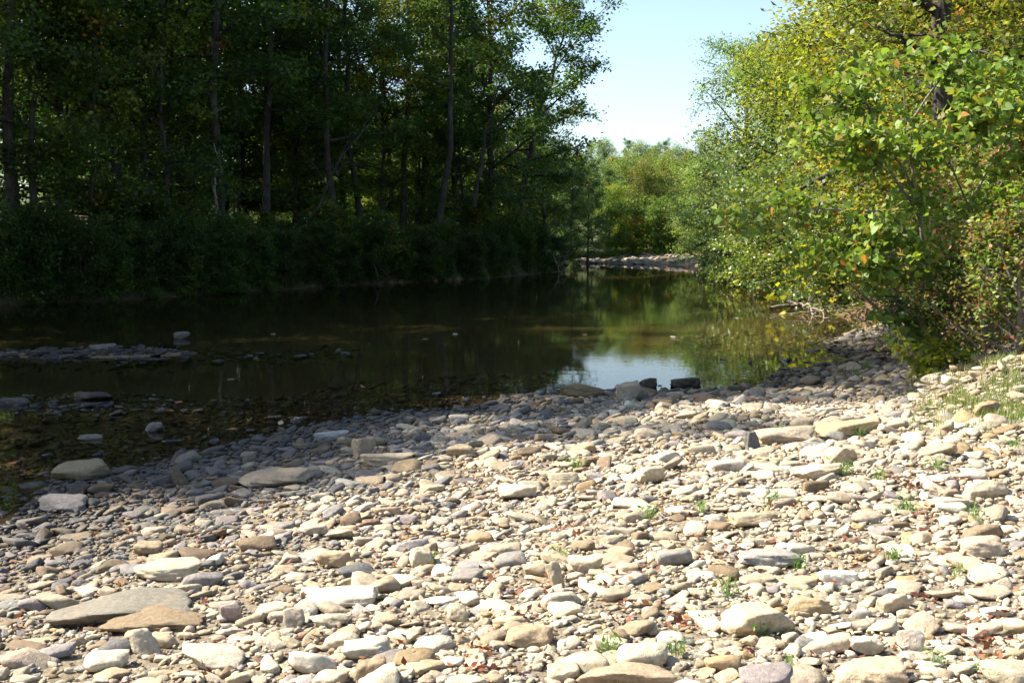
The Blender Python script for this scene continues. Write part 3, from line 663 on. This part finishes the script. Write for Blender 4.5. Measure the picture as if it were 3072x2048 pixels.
for k, (px, back) in enumerate(und):
    x, y = bank(px, back); tree('under%d' % (k % 2), 'understory_tree', x, y, ULAB[k], 'tree', 'understory trees of the left wood', rng.uniform(.8, 1.15), tint=(1, 1, .9) if k % 3 else (1.2, 1.0, .7))
for k in range(60):                                     # depth of the wood
    px = -60 + 1120 * ((k * .618) % 1); back = 9 + 34 * ((k * .414 + .13) % 1)
    x, y = bank(px, back)
    tree(('forest0', 'forest2', 'forest1', 'edge0', 'under0')[k % 5], 'tree', x, y, 'shaded tree deep in the left wood behind its front row', 'tree', 'trees deep in the left wood', rng.uniform(.7, .9) * (.7 if y > 72 else 1), tint=(1.45, 1.45, .95))
LP = [(-20.5, 37, 19), (-22.5, 32.5, 21), (-23.5, 28, 23), (-24, 25, 25.8), (-23.5, 22.3, 26.4), (-24.5, 20, 23.2), (-23.8, 16.8, 21), (-23.5, 14, 17.8), (-23.5, 11.5, 15), (-24, 8.5, 13), (-24.5, 4, 11), (-27, 33, 22), (-29, 26, 25), (-29, 22, 23), (-30, 12, 14), (-31, 5, 12)]
for k, (x, y, h) in enumerate(LP):                      # the same wood going on past the left edge of the frame
    tree('forest%d' % (k % 3), 'tree', x, y, 'tall tree of the left wood beyond the left edge of the photo', 'tree', 'left wood beyond the frame', (h + .6) / (27, 25, 26)[k % 3])
for x, y in ((-22.5, 42), (-26, 38), (-27, 44), (-24.5, 35.5), (-31, 40)):  # unseen trees added to stop sunlight leaking under the tall crowns
    tree('edge0', 'tree', x, y, 'unseen bushy tree added past the left edge to block leaking sunlight', 'tree', 'bushy trees beyond the frame', .9, tint=(.7, .75, .6))
for k in range(46):
    x, y = bank((860 + 430 * ((k * .618) % 1)) if k < 26 else 260 + 640 * ((k * .618) % 1), (8 if k < 26 else 13) + 20 * ((k * .414 + .3) % 1))
    tree(('edge0', 'round0')[k % 2], 'tree', x, y, 'low crowned tree deep in the left wood among taller trunks', 'tree', 'low crowned trees deep in the left wood', rng.uniform(.6, .75), tint=(1.1, 1.15, .85))
bushes = []
for k in range(110):
    low = k % 2 == 0
    px = 5 + 1320 * (k + rng.random() * 1.8) / 111; x, y = bank(px, rng.uniform(.0, .5) if low else rng.uniform(.4, 2.6))
    bushes.append((tree('shrub%d' % (k % 2), 'bush', x, y, None, 'bush', 'bushes along the left bank', (rng.choice([.55, .7, .8]) if low else rng.choice([.3, .45, .6, .75, 1.2])) * rng.uniform(.85, 1.15), tint=tuple(np.array((.7, .7, .6)) * rng.uniform(.8, 1.7)), z=max(gz(x, y) - .35, .05) if not low else .1), px))
FR = [(25, 'the left edge trunk'), (290, 'the tree with orange sprays'), (505, 'the thickest trunk'), (612, 'the slim dark tree'), (770, 'the straight dark trunk'), (925, 'the slender tree'), (1005, 'the tall forked tree'), (1120, 'the leaning leafy tree'), (1245, 'the dark rounded tree'), (1330, 'the last tree of the wood')]
ORDB = ['nearest', 'second', 'third', 'fourth', 'fifth', 'sixth', 'seventh', 'eighth', 'ninth', 'tenth', 'eleventh', 'twelfth', 'thirteenth', 'fourteenth', 'fifteenth']
sb = {}
for o, px in bushes:
    b = min(FR, key=lambda f: abs(f[0] - px)); sb.setdefault((b, 'left' if px < b[0] else 'right'), []).append((abs(px - b[0]), o))
for (b, side), L in sb.items():
    for k, (d_, o) in enumerate(sorted(L, key=lambda a: a[0])): o['label'] = 'dark left bank bush, %s %s of %s' % (ORDB[k], side, b[1])

# right bank ----------------------------------------------------------------
RT = [  # extra blue in the farther trees' tints paints in distance haze
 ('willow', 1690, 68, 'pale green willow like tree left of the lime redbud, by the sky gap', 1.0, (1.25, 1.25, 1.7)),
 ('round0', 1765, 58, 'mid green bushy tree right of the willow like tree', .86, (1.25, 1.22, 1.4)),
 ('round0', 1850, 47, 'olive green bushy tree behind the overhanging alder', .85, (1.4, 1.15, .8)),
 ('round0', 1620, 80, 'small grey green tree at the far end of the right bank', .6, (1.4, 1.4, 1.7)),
 ('willow', 2020, 40, 'yellow green tree rising behind the redbud crown', .95, (1.5, 1.2, .7)),
 ('round0', 2090, 36, 'tall yellowing tree behind the dark trunk at right', 1.1, (1.6, 1.2, .6)),
 ('round0', 2250, 31, 'yellow tree behind the thicket at the right edge', 1.1, (1.7, 1.2, .55)),
 ('willow', 2380, 27, 'golden tree cut by the right edge of the photo', 1.0, (1.8, 1.25, .5)),
 ('round0', 1965, 60, 'tall green tree far behind the overhanging alder', 1.05, (1.3, 1.2, .9)),
 ('round0', 2100, 52, 'tall tree deep in the right bank wood', 1.3, (1.4, 1.2, .8)),
 ('round0', 2330, 46, 'tall tree deep behind the right edge thicket', 1.3, (1.5, 1.2, .7)),
]
for kd, px, yy, lab, sc, tint in RT:
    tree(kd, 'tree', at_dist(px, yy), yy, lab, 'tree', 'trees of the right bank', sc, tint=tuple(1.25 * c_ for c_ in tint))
FT = [(1395, 118, 'edge0', .55, 'dark green round tree at the left of the far group'), (1440, 126, 'round0', .76, 'tallest green tree of the far group under the sky gap'), (1475, 119, 'round0', .70, 'reddish bare topped tree in the far group'),
      (1525, 124, 'round0', .74, 'broad olive tree in the middle of the far group'), (1575, 118, 'round0', .72, 'pale green tree at the right of the far group'), (1415, 112, 'round1', .6, 'yellow sapling at the left of the far group'), (1610, 108, 'willow', .62, 'grey green tree joining the far group to the right bank'),
      (1360, 130, 'edge0', .6, 'dark tree half hidden left behind the far group'), (1490, 138, 'round0', .78, 'furthest tree peeping over the far group')]
for k, (px, yy, kd, sc, lab) in enumerate(FT):
    tree(kd, 'tree', at_dist(px, yy), yy, lab, 'tree', 'far trees beyond the stony bar', sc, tint=[(1.2, 1.2, 1), (1.3, 1.25, 1.1), (1.25, 1.0, .9), (1.4, 1.25, 1), (1.4, 1.3, 1.1), (1.6, 1.6, .9), (1.4, 1.3, 1.2), (1, 1, 1), (1.2, 1.2, 1.1)][k])
FB = ['leftmost bush above the far stony bar', 'second bush from the left above the far stony bar', 'third bush from the left above the far bar', 'bush left of the middle above the far bar', 'middle bush above the far stony bar', 'bush right of the middle above the far bar', 'third bush from the right above the far bar', 'second bush from the right above the far bar', 'rightmost bush above the far stony bar']
for k in range(9):
    px = 1400 + 28 * k; yy = 109 + (k * 37 % 7)
    tree('shrub%d' % (k % 2), 'bush', at_dist(px, yy), yy, FB[k], 'bush', 'bushes above the far bar', 1.5, tint=(1.6, 1.5, 1))
for k in range(56):                                      # the wooded rise far behind
    yy = 190 + 150 * ((k * .618) % 1); x = -.20 * yy + .62 * yy * (k + .5) / 56
    tree(('edge0', 'round0', 'round1')[k % 3], 'tree', x, yy, 'distant tree of the wooded rise behind the far bend', 'tree', 'distant wood', rng.uniform(.85, 1.1) * (.75 if k % 3 == 0 else 1), tint=(1.35, 1.35, 1.6))  # bluish tint stands in for haze over the rise

# alder hanging over the water
PR['alder'] = grow(31, 2.6, .05, .05, 3.3, 26, 6, 4, 26, .12, [(GREEN[2], 4), (GREEN[3], 3), (OLV, 2), (LIME, 1)], .20, shape='vase', elev=(-8, 55), droop=.35, leafW=.36, leafm='shiny_leaf', lean=(-1.2, -.6), twig=.7, bare=.12, bark='pale_bark')
for k, (px, yy, sc, lab) in enumerate([(1840, 39, 1.0, 'silvery alder bush overhanging the water on the right'), (1935, 33, .85, 'alder bush with bare stems at the root hollow on the right'), (1745, 50, 1.0, 'further alder bush trailing in the water'), (1690, 62, 1.0, 'furthest alder bush by the far bar'), (1650, 76, 1.0, 'dark small alder at the far right bend')]):
    tree('alder', 'alder_bush', at_dist(px, yy), yy, lab, 'bush', 'alders over the water', sc, rz=.4 * k, tint=(1.2, 1.2, 1.2), z=max(.25, gz(at_dist(px, yy), yy)))

# autumn tree with the dark trunk, thicket shrubs
PR['autumn'] = grow(33, 15, .24, .16, 4.3, 26, 6, 5, 36, .105, GA, .36, droop=.3, leafW=.42, bare=.08)
tree('autumn', 'tree', at_dist(2135, 21), 21, 'tall autumn tree with dark trunk and yellow and orange leaves, right', 'tree', 'trees of the right bank', 1.0, tint=(1.1, 1.1, 1), rz=3.3)
tree('autumn', 'tree', at_dist(2420, 19), 19, 'golden autumn tree at the upper right corner', 'tree', 'trees of the right bank', .9, tint=(1.2, 1.1, .8), rz=3.4)
tree('autumn', 'tree', at_dist(2095, 30), 30, 'autumn tree with bare twigs leaning toward the sky gap', 'tree', 'trees of the right bank', .85, tint=(.95, 1, .9), rz=5.0)
PR['thicket'] = grow(35, 1.9, .02, .02, 1.3, 26, 4, 3, 12, .075, [(GREEN[2], 3), (LIME, 2), (BRN, 1.6), (OLV, 3), (RED, .3)], .13, shape='column', elev=(30, 75), twig=.45, bare=.25, bark='pale_bark')
TH = [(2195, 13.4, .8), (2265, 12.7, .8), (2345, 12.4, .85), (2230, 16, 1.2), (2320, 15.2, 1.3), (2120, 18, 1.1), (2060, 21, 1.2), (2010, 25, 1.2), (2400, 13.8, 1.3), (2290, 17.5, 1.6), (2180, 19, 1.5), (2050, 28, 1.4)]
THL = ['brown and green thicket at the foot of the lime shrub', 'tangled thicket bush right of the lime shrub', 'thicket bush at the right edge of the grass', 'taller thicket bush behind the lime shrub', 'taller thicket bush by the right edge', 'thicket bush above the reddish shore', 'thicket bush left of the redbud foot', 'thicket bush beside the root hollow', 'thicket cut by the right edge of the photo', 'high thicket behind the right edge', 'high thicket under the dark trunk', 'farthest thicket bush behind the root hollow']
for (px, yy, sc), lab in zip(TH, THL):
    x = at_dist(px, yy); tree('thicket', 'thicket_bush', x, yy, lab, 'bush', 'thicket of the right bank', sc, tint=(1.4, 1.4, 1.2))

# redbud with heart shaped leaves -------------------------------------------------
def heart_tree(seed, base, paths, n_leaf, L, mix, label, name, spread, n_single, pods=0, drp=.55, subs=7, mat='leaf', cat='tree', width=.44):
    r_ = np.random.default_rng(seed); o = thing(name, label, cat, base); wood = Soup(); cen = []
    for pts, r0 in paths:
        pts = np.array(pts, float); tt = np.linspace(0, 1, len(pts)); s_ = np.linspace(0, 1, 9)
        Pp = np.stack([np.interp(s_, tt, pts[:, k]) for k in range(3)], 1); Pp[1:-1] += r_.normal(0, .02, (7, 3)); wood.tube(Pp, .7 * r0 * (1 - .8 * s_), 6)
        Ln = np.linalg.norm(pts[-1] - pts[0])
        for k in range(subs):
            g = .28 + .72 * (k + r_.random()) / subs; a = np.array([np.interp(g, s_, Pp[:, c]) for c in range(3)])
            d = (pts[-1] - pts[0]) / Ln * .7 + r_.normal(0, .6, 3); d[2] = d[2] * .6; d /= np.linalg.norm(d); L2 = Ln * r_.uniform(.18, .42)
            b = a + d * L2 * .6 + np.array([0, 0, .04]); c_ = a + d * L2 + np.array([0, 0, -.10 * L2]); wood.tube([a, b, c_], [.009, .006, .003], 4)
            for m_ in range(4):
                w_ = r_.uniform(.2, 1); e = a + (c_ - a) * w_; d3 = d + r_.normal(0, .7, 3); f_ = e + d3 / np.linalg.norm(d3) * r_.uniform(.15, .4) * min(1, Ln)
                wood.tube([e, f_], [.004, .002], 3); cen.append((e, f_))
    put('trunk' if cat == 'tree' else 'stems', wood.mesh('trunk', M['pale_bark'], True), o)
    ii = r_.integers(len(cen), size=n_leaf); w_ = r_.random((n_leaf, 1)); A = np.array([c[0] for c in cen])[ii]; B = np.array([c[1] for c in cen])[ii]
    Cn = A + (B - A) * w_ + r_.normal(0, spread, (n_leaf, 3)) * np.array([1, 1, .6]); col = pal(mix, n_leaf, r_) * r_.uniform(.75, 1.25, (n_leaf, 1))
    sz = L * r_.uniform(.6, 1.2, n_leaf)
    near = np.argsort((Cn[:, 1] * 1.0 + base[1]) / sz)[:n_single]; msk = np.ones(n_leaf, bool); msk[near] = False
    V, F, cl = leaves(Cn[msk], sz[msk], width, r_, col[msk], up=.4, droop=drp, heart=True)
    cr = put('crown' if cat == 'tree' else 'foliage', mesh_np('crown', V, F, M[mat], cl), o); cr.color = (1, 1, 1, 1); cr['kind'] = 'stuff'
    lm = []
    for k in range(8):
        V, F, cl = leaves(np.zeros((1, 3)), np.ones(1), width, r_, np.array([mix[k % len(mix)][0]]) * r_.uniform(.85, 1.2), up=1.2, droop=drp, heart=True); lm.append(mesh_np('leaf', V, F, M[mat], cl))
    for k in near:
        l = put('leaf', lm[int(r_.integers(8))], o, tuple(Cn[k])); l.scale = (sz[k],) * 3; l.rotation_euler = (r_.normal(0, .3), r_.normal(0, .3), r_.uniform(0, 6.28)); v_ = r_.uniform(.8, 1.2); l.color = (v_, v_, v_, 1)
    if pods:
        ii = r_.integers(len(cen), size=pods); Cp = np.array([c[0] for c in cen])[ii] + r_.normal(0, .06, (pods, 3))
        V, F, cl = leaves(Cp, .075 * r_.uniform(.7, 1.2, pods), .12, r_, np.tile(np.array([(.10, .055, .035)]), (pods, 1)), up=.1, droop=3.5)
        pd = put('seed_pods', mesh_np('seed_pods', V, F, M['dry_leaf'], cl), o); pd['kind'] = 'stuff'; pd.color = (1, 1, 1, 1)
    return o
HB = [((.19, .25, .04), 5), ((.15, .225, .04), 5), ((.11, .18, .035), 3), (YEL, .8), ((.30, .27, .05), .5), (ORA, .15)]
Yr = 14.0; bx_ = at_dist(2170, Yr)
def rp(px, py, dy=0): return (at_dist(px, Yr + dy) - bx_, dy, z_at(py, Yr + dy) - gz(bx_, Yr))
rb = [([(0, 0, 0), rp(2150, 700), rp(2120, 560), rp(2085, 400, -.2), rp(2060, 200, -.3)], .055),
      ([rp(2125, 570), rp(2040, 480, -.4), rp(1900, 470, -.6), rp(1760, 500, -.5)], .035),
      ([rp(2110, 500), rp(2000, 330, -.3), rp(1880, 330, -.5)], .03), ([rp(2090, 430), rp(1990, 250, .3), rp(1880, 210, .4)], .028),
      ([(0, 0, 0), rp(2200, 600, .3), rp(2220, 450, .3), rp(2150, 320, 0)], .045), ([rp(2215, 470, .3), rp(2290, 320, .2), rp(2330, 180, .1)], .03),
      ([rp(2190, 600, .2), rp(2080, 560, -.5), rp(1960, 590, -.7)], .028), ([rp(2210, 540, .3), rp(2310, 470, -.2), rp(2400, 450, -.3)], .028),
      ([rp(2070, 280, -.3), rp(2150, 170, -.2), rp(2240, 110, 0)], .025), ([rp(2080, 360, -.2), rp(2190, 270, -.5), rp(2290, 260, -.6)], .025),
      ([rp(2120, 600, .1), rp(2010, 620, .4), rp(1900, 560, .5)], .022)]
heart_tree(41, (bx_, Yr, gz(bx_, Yr) - .05), rb, 7600, .096, HB, 'lime green redbud tree with heart shaped leaves and hanging pods', 'redbud_tree', .12, 290, 420)
Ys = 13.8; bs = at_dist(2130, Ys)
sapl = [([(0, 0, 0), (-.05, -.05, .5), (-.12, -.1, 1.25)], .014), ([(0, 0, .2), (-.25, -.1, .7), (-.42, -.15, .95)], .010), ([(0, 0, .3), (.22, -.1, .7), (.3, 0, 1.1)], .010), ([(0, 0, .15), (-.1, -.25, .55), (-.2, -.35, .8)], .009)]
heart_tree(42, (bs, Ys, gz(bs, Ys)), sapl, 330, .125, [((.07, .14, .025), 5), ((.10, .18, .03), 4), (LIME, 1)], 'deep green broad leaved sapling under the redbud', 'sapling', .07, 60, 0, .5, 5, 'shiny_leaf', 'shrub', .36)
Yl = 13.2; bl = at_dist(2135, Yl)
lsh = [([(0, 0, 0), (.12 * math.cos(a), .12 * math.sin(a) - .05, .25), (.36 * math.cos(a), .3 * math.sin(a) - .1, .42 + .12 * math.sin(a * 2.3))], .008) for a in np.linspace(0, 5.8, 8)]
heart_tree(43, (bl, Yl, gz(bl, Yl)), lsh, 460, .115, [((.30, .32, .035), 5), ((.22, .27, .04), 4), (YEL, 1)], 'bright yellow lime shrub at the edge of the gravel', 'lime_shrub', .06, 60, 0, .4, 4, 'leaf', 'shrub', .26)

# ------------------------------------------------------------------ grass and weeds
r_ = np.random.default_rng(55)
def blades(P, h, w, r_, col, lean=.45):
    n = len(P); a = r_.uniform(0, 6.28, n); d = np.stack([np.cos(a), np.sin(a), np.zeros(n)], 1); s = np.stack([-np.sin(a), np.cos(a), np.zeros(n)], 1)
    h = h[:, None]; up = np.array([0, 0, 1.0]); ln = r_.uniform(.1, 1, (n, 1)) * lean
    V = np.stack([P - s * w, P + s * w, P + up * h * .55 + d * h * ln * .4 + s * w * .8, P + up * h * .55 + d * h * ln * .4 - s * w * .8, P + up * h * .95 + d * h * ln + s * w * .1, P + up * h * .95 + d * h * ln - s * w * .1], 1).reshape(-1, 3)
    b = np.arange(n)[:, None] * 6; F = np.concatenate([b + [[0, 1, 2, 3]], b + [[3, 2, 4, 5]]]); return V, F, np.repeat(col, 6, 0)
GC = [((.15, .20, .05), 4), ((.22, .24, .09), 3), ((.33, .29, .16), 2), ((.10, .16, .04), 3)]
gp = []
gcl = [(r_.uniform(2080, 2420), r_.uniform(835, 990)) for _ in range(60)]
while len(gp) < 6000:
    px = r_.uniform(2060, 2420); py = r_.uniform(820, 1010)
    if len(gp) % 3: c0 = gcl[int(r_.integers(60))]; px, py = c0[0] + r_.normal(0, 14), c0[1] + r_.normal(0, 4)
    if r_.random() > min(1, .12 + max(0, (px - 2080) / 240) * max(0, (985 - py) / 110)): continue
    x, y, z = on_ground(px, py)
    if y < 16: gp.append((x, y, z))
gp = np.array(gp); V, F, cl = blades(gp, r_.uniform(.03, .13, len(gp)), .0035, r_, pal(GC, len(gp), r_))
o = put('grass', mesh_np('grass', V, F, M['leaf'], cl)); o.color = (1, 1, 1, 1); tag(o, 'sparse short grass on the rise at the right', 'grass', None, 'stuff')
x = r_.uniform(-19, 6, 60000); P = np.stack([x, r_.uniform(34, 90, 60000)], 1); dl = dist_pl(P, LEFT); kk = (~inside(P)) & (dl > .02) & (dl < 4); P = P[kk][:9000]
P3 = np.column_stack([P, ground_z(P[:, 0], P[:, 1])]); V, F, cl = blades(P3, r_.uniform(.25, .75, len(P3)), .012, r_, pal([((.06, .10, .03), 4), ((.10, .13, .05), 2), ((.15, .13, .07), 1)], len(P3), r_), .8)
o = put('grass', mesh_np('grass', V, F, M['leaf'], cl)); o.color = (1, 1, 1, 1); tag(o, 'rank grass along the top of the dark left bank', 'grass', None, 'stuff')
WM = []
for k in range(4):
    n = 16; Pz = np.column_stack([r_.normal(0, .018, (n, 2)), np.zeros(n)]); V, F, cl = blades(Pz, r_.uniform(.05, .13, n), .003, r_, pal([((.12, .22, .05), 3), ((.18, .27, .07), 2)], n, r_), .9)
    st = mesh_np('blades', V, F, M['leaf'], cl)
    Cn = np.column_stack([r_.normal(0, .035, (26, 2)), r_.uniform(.015, .09, 26)]); V, F, cl = leaves(Cn, .035 * r_.uniform(.6, 1.3, 26), .2, r_, pal([((.10, .20, .04), 3), ((.16, .25, .06), 2)], 26, r_), droop=-.4)
    WM.append((st, mesh_np('leaflets', V, F, M['leaf'], cl)))
WP = [(1395, 1508, 'in front of the cream block'), (1750, 1466, 'in front of the layered tan slab'), (1838, 1312, 'at the right end of the striated grey rock'), (1665, 1368, 'below the striated grey rock'), (990, 1300, 'beside the triangular stone'),
      (1322, 1078, 'behind the half dome stone'), (2118, 950, 'tallest of the grassy weeds on the right rise'), (1972, 1002, 'against the golden wedge'), (1940, 1092, 'beside the sloping pale slab'), (1490, 1192, 'alone on the open bar right of centre'),
      (1968, 868, 'at the right corner of the water'), (1990, 850, 'by the shore under the redbud'), (2270, 1560, 'at the bottom right corner'), (2150, 1530, 'low right near the grey shield stone'), (1915, 1070, 'at the foot of the angular tan boulder'),
      (2240, 1200, 'left of the pinkish tan block'), (2080, 1180, 'left of the long sandy stone'), (1610, 1180, 'left of the right middle block'), (1775, 1165, 'above the right middle block'), (1790, 1010, 'before the brownish long block'),
      (2050, 1290, 'right of the white egg stone'), (2200, 1330, 'below the pinkish tan block'), (1290, 1290, 'above the narrow upright stone'), (1620, 1440, 'left of the layered tan slab'), (1810, 1540, 'left of the broad sandy slab'), (1555, 1510, 'right of the cream block'), (2020, 1110, 'right of the sloping pale slab'), (2150, 1080, 'left of the rising buff slab'), (2330, 1040, 'at the right edge on the rise')]
for k, (px, py, where) in enumerate(WP):
    x, y, z = on_ground(px, py); o = thing('weed', 'small green weed ' + where if 'tallest' not in where else where.replace('tallest', 'tallest green one'), 'weed', (x, y, z + .012), 'weeds in the gravel', rng.uniform(0, 6), rng.uniform(.55, 1.15) * (1.35 if y > 9 else .9))
    for nm, m_ in zip(('blades', 'leaflets'), WM[k % 4]): c_ = put(nm, m_, o); c_.color = (1, 1, 1, 1); c_['kind'] = 'stuff'
# fallen leaves
n = 1900; px = r_.uniform(0, 2352, 6000); py = r_.uniform(880, 1568, 6000); L_ = []
cl_c = [(r_.uniform(0, 2352), r_.uniform(900, 1560)) for _ in range(130)]
for t in range(5200):
    if t % 4: c0 = cl_c[t % 130]; a, b = c0[0] + r_.normal(0, 22), c0[1] + r_.normal(0, 8)
    else: a, b = px[t], py[t]
    x, y = on_plane(a, b, .2); x, y, z = on_ground(a, b)
    if y < 3 or y > 20 or inside(np.array([[x, y]]))[0]: continue
    if a < 900 and r_.random() < .5: continue
    L_.append((x, y, z + r_.uniform(.0, .04)))
    if len(L_) >= n: break
L_ = np.array(L_); V, F, cl = leaves(L_, .036 * r_.uniform(.5, 1.5, len(L_)), .3, r_, pal([((.19, .06, .035), 5), ((.25, .10, .045), 3), ((.12, .04, .028), 4), ((.34, .20, .08), 1)], len(L_), r_), up=.5, droop=-.1)
o = put('leaf_litter', mesh_np('leaf_litter', V, F, M['dry_leaf'], cl)); o.color = (1, 1, 1, 1); tag(o, 'red brown fallen leaves caught between the stones', 'leaf litter', None, 'stuff')
FLP = [(622, 768), (1048, 768), (1335, 768), (1330, 792), (1362, 802), (970, 778), (520, 870), (890, 905), (405, 925), (1550, 775), (1600, 752), (1710, 748), (1650, 830), (1700, 730), (1780, 770), (600, 825), (700, 940), (380, 942), (840, 890), (1500, 690), (480, 990), (520, 985), (560, 992), (600, 985), (90, 1150), (150, 1125), (60, 1180), (640, 975), (30, 1060), (230, 1110)]
NTH = 'first second third fourth fifth sixth seventh eighth ninth tenth eleventh twelfth thirteenth fourteenth fifteenth sixteenth seventeenth eighteenth nineteenth twentieth twenty-first twenty-second twenty-third twenty-fourth twenty-fifth twenty-sixth twenty-seventh twenty-eighth twenty-ninth thirtieth'.split()
for k, (a, b) in enumerate(sorted(FLP)):
    x, y = on_plane(a, b, .004); V, F, cl = leaves(np.zeros((1, 3)), np.array([.10 + .003 * y]), .4, r_, pal([((.35, .16, .08), 3), ((.30, .10, .06), 2), ((.45, .38, .28), 2)], 1, r_), up=6, droop=0)
    V[:, 2] = np.abs(V[:, 2]) * .4; o = put('floating_leaf', mesh_np('floating_leaf', V, F, M['dry_leaf'], cl), None, (x, y, .006)); o.color = (1, 1, 1, 1)
    tag(o, 'fallen leaf floating on the creek, %s floating leaf counted from the left' % NTH[k], 'leaf', 'leaves floating on the water')

# ------------------------------------------------------------------ dead wood
def branch(name, label, pts, r0, mat, seed, twigs=6, cat='branch', tl=.35):
    q_ = np.random.default_rng(seed); pts = np.array(pts, float); o = thing(name, label, cat, tuple(pts[0])); pts = pts - pts[0]
    tt = np.linspace(0, 1, len(pts)); s_ = np.linspace(0, 1, 14); Pp = np.stack([np.interp(s_, tt, pts[:, k]) for k in range(3)], 1); Ln = np.linalg.norm(pts[-1])
    Pp[1:] += q_.normal(0, .012 * Ln, (13, 3)); w = Soup(); w.tube(Pp, r0 * (1 - .8 * s_), 7); put('stem', w.mesh('stem', M[mat], True), o)
    for k in range(twigs):
        g = q_.uniform(.3, 1); a = np.array([np.interp(g, s_, Pp[:, c]) for c in range(3)]); d = pts[-1] / Ln * .6 + q_.normal(0, .6, 3); d /= np.linalg.norm(d); L2 = Ln * tl * q_.uniform(.4, 1)
        w = Soup(); w.tube([a, a + d * L2 * .5 + q_.normal(0, .05 * L2, 3), a + d * L2], [r0 * .4, r0 * .25, r0 * .08], 5); put('twig', w.mesh('twig', M[mat], True), o)
    return o
def g3(px, py, dz=0): x, y = on_plane(px, py, 0.0); return (x, y, dz)
branch('driftwood', 'pale driftwood branch lying along the right shore', [g3(1770, 712, .05), g3(1830, 708, .12), g3(1905, 722, .08)], .07, 'driftwood', 1, 6)
branch('driftwood', 'second driftwood pole crossing behind the pale one', [g3(1815, 700, .05), g3(1850, 715, .2), g3(1895, 730, .05)], .06, 'driftwood', 2, 5)
branch('stick', 'thin white stick poking out of the water', [g3(1802, 838, -.02), g3(1790, 826, .16), g3(1775, 826, .22)], .018, 'driftwood', 3, 2, 'stick')
branch('stump_root', 'reddish upright stump in the root hollow', [g3(1862, 702, 0), g3(1864, 700, .7), g3(1870, 700, 1.1)], .11, 'driftwood', 4, 6, 'root', .6)
for k, (a, b) in enumerate([((1885, 698), (1930, 640)), ((1900, 705), (1890, 640)), ((1915, 706), (1960, 650)), ((1840, 690), (1800, 640))]):
    p0 = g3(*a, -.05); branch('root', 'bare root %s in the hollow under the alders' % ('slanting right', 'standing upright', 'furthest right', 'reaching left')[k], [p0, (p0[0] + (b[0] - a[0]) * .008, p0[1] + .5, .7), (p0[0] + (b[0] - a[0]) * .014, p0[1] + 1.2, 1.5)], .045, 'bark', 10 + k, 5, 'root', .5)
SN = [((1050, 595), (1130, 620), 'dead limb sliding down the left bank below the forked tree'), ((1120, 585), (1200, 612), 'dead limb right of the forked tree, dipping to the water'), ((1190, 590), (1270, 615), 'pale dead branch at the water below the long bough'), ((1260, 600), (1290, 622), 'short dead branch at the left end of the stony shore'), ((980, 575), (1020, 625), 'root of the forked tree reaching the water'), ((840, 600), (880, 650), 'dead branch in the dark bank left of the forked tree')]
for k, (a, b, lab) in enumerate(SN):
    x0, y0 = bank(a[0], .9); x1, y1 = on_plane(b[0], b[1] + 6); branch('dead_branch', lab, [(x0, y0, 1.6), ((x0 + x1) / 2, (y0 + y1) / 2, .95), (x1, y1, -.1)], .07, 'bark' if k in (0, 4, 5) else 'driftwood', 20 + k, 7, 'branch', .4)
x0, y0 = bank(690, 2.0); branch('dead_tree', 'leaning dead pole with forked tip before the dark wood', [(x0, y0, 1.8), (x0 + 1.5, y0, 5), (x0 + 3.8, y0 + .3, 8.5)], .085, 'bark', 30, 10, 'tree', .3)
x0, y0 = bank(1090, 1.2); branch('dead_tree', 'pale leaning dead limb right of the tall forked trunk', [(x0, y0, 4), (x0 + .8, y0, 8.5), (x0 + 1.6, y0 + .3, 11.5)], .14, 'bark', 31, 8, 'tree', .25)
x0, y0 = bank(497, 1.6); branch('dead_tree', 'thin pale stump beside the thickest trunk', [(x0, y0, 1.6), (x0 + .05, y0, 4), (x0 + .15, y0, 6)], .10, 'driftwood', 32, 3, 'tree', .15)
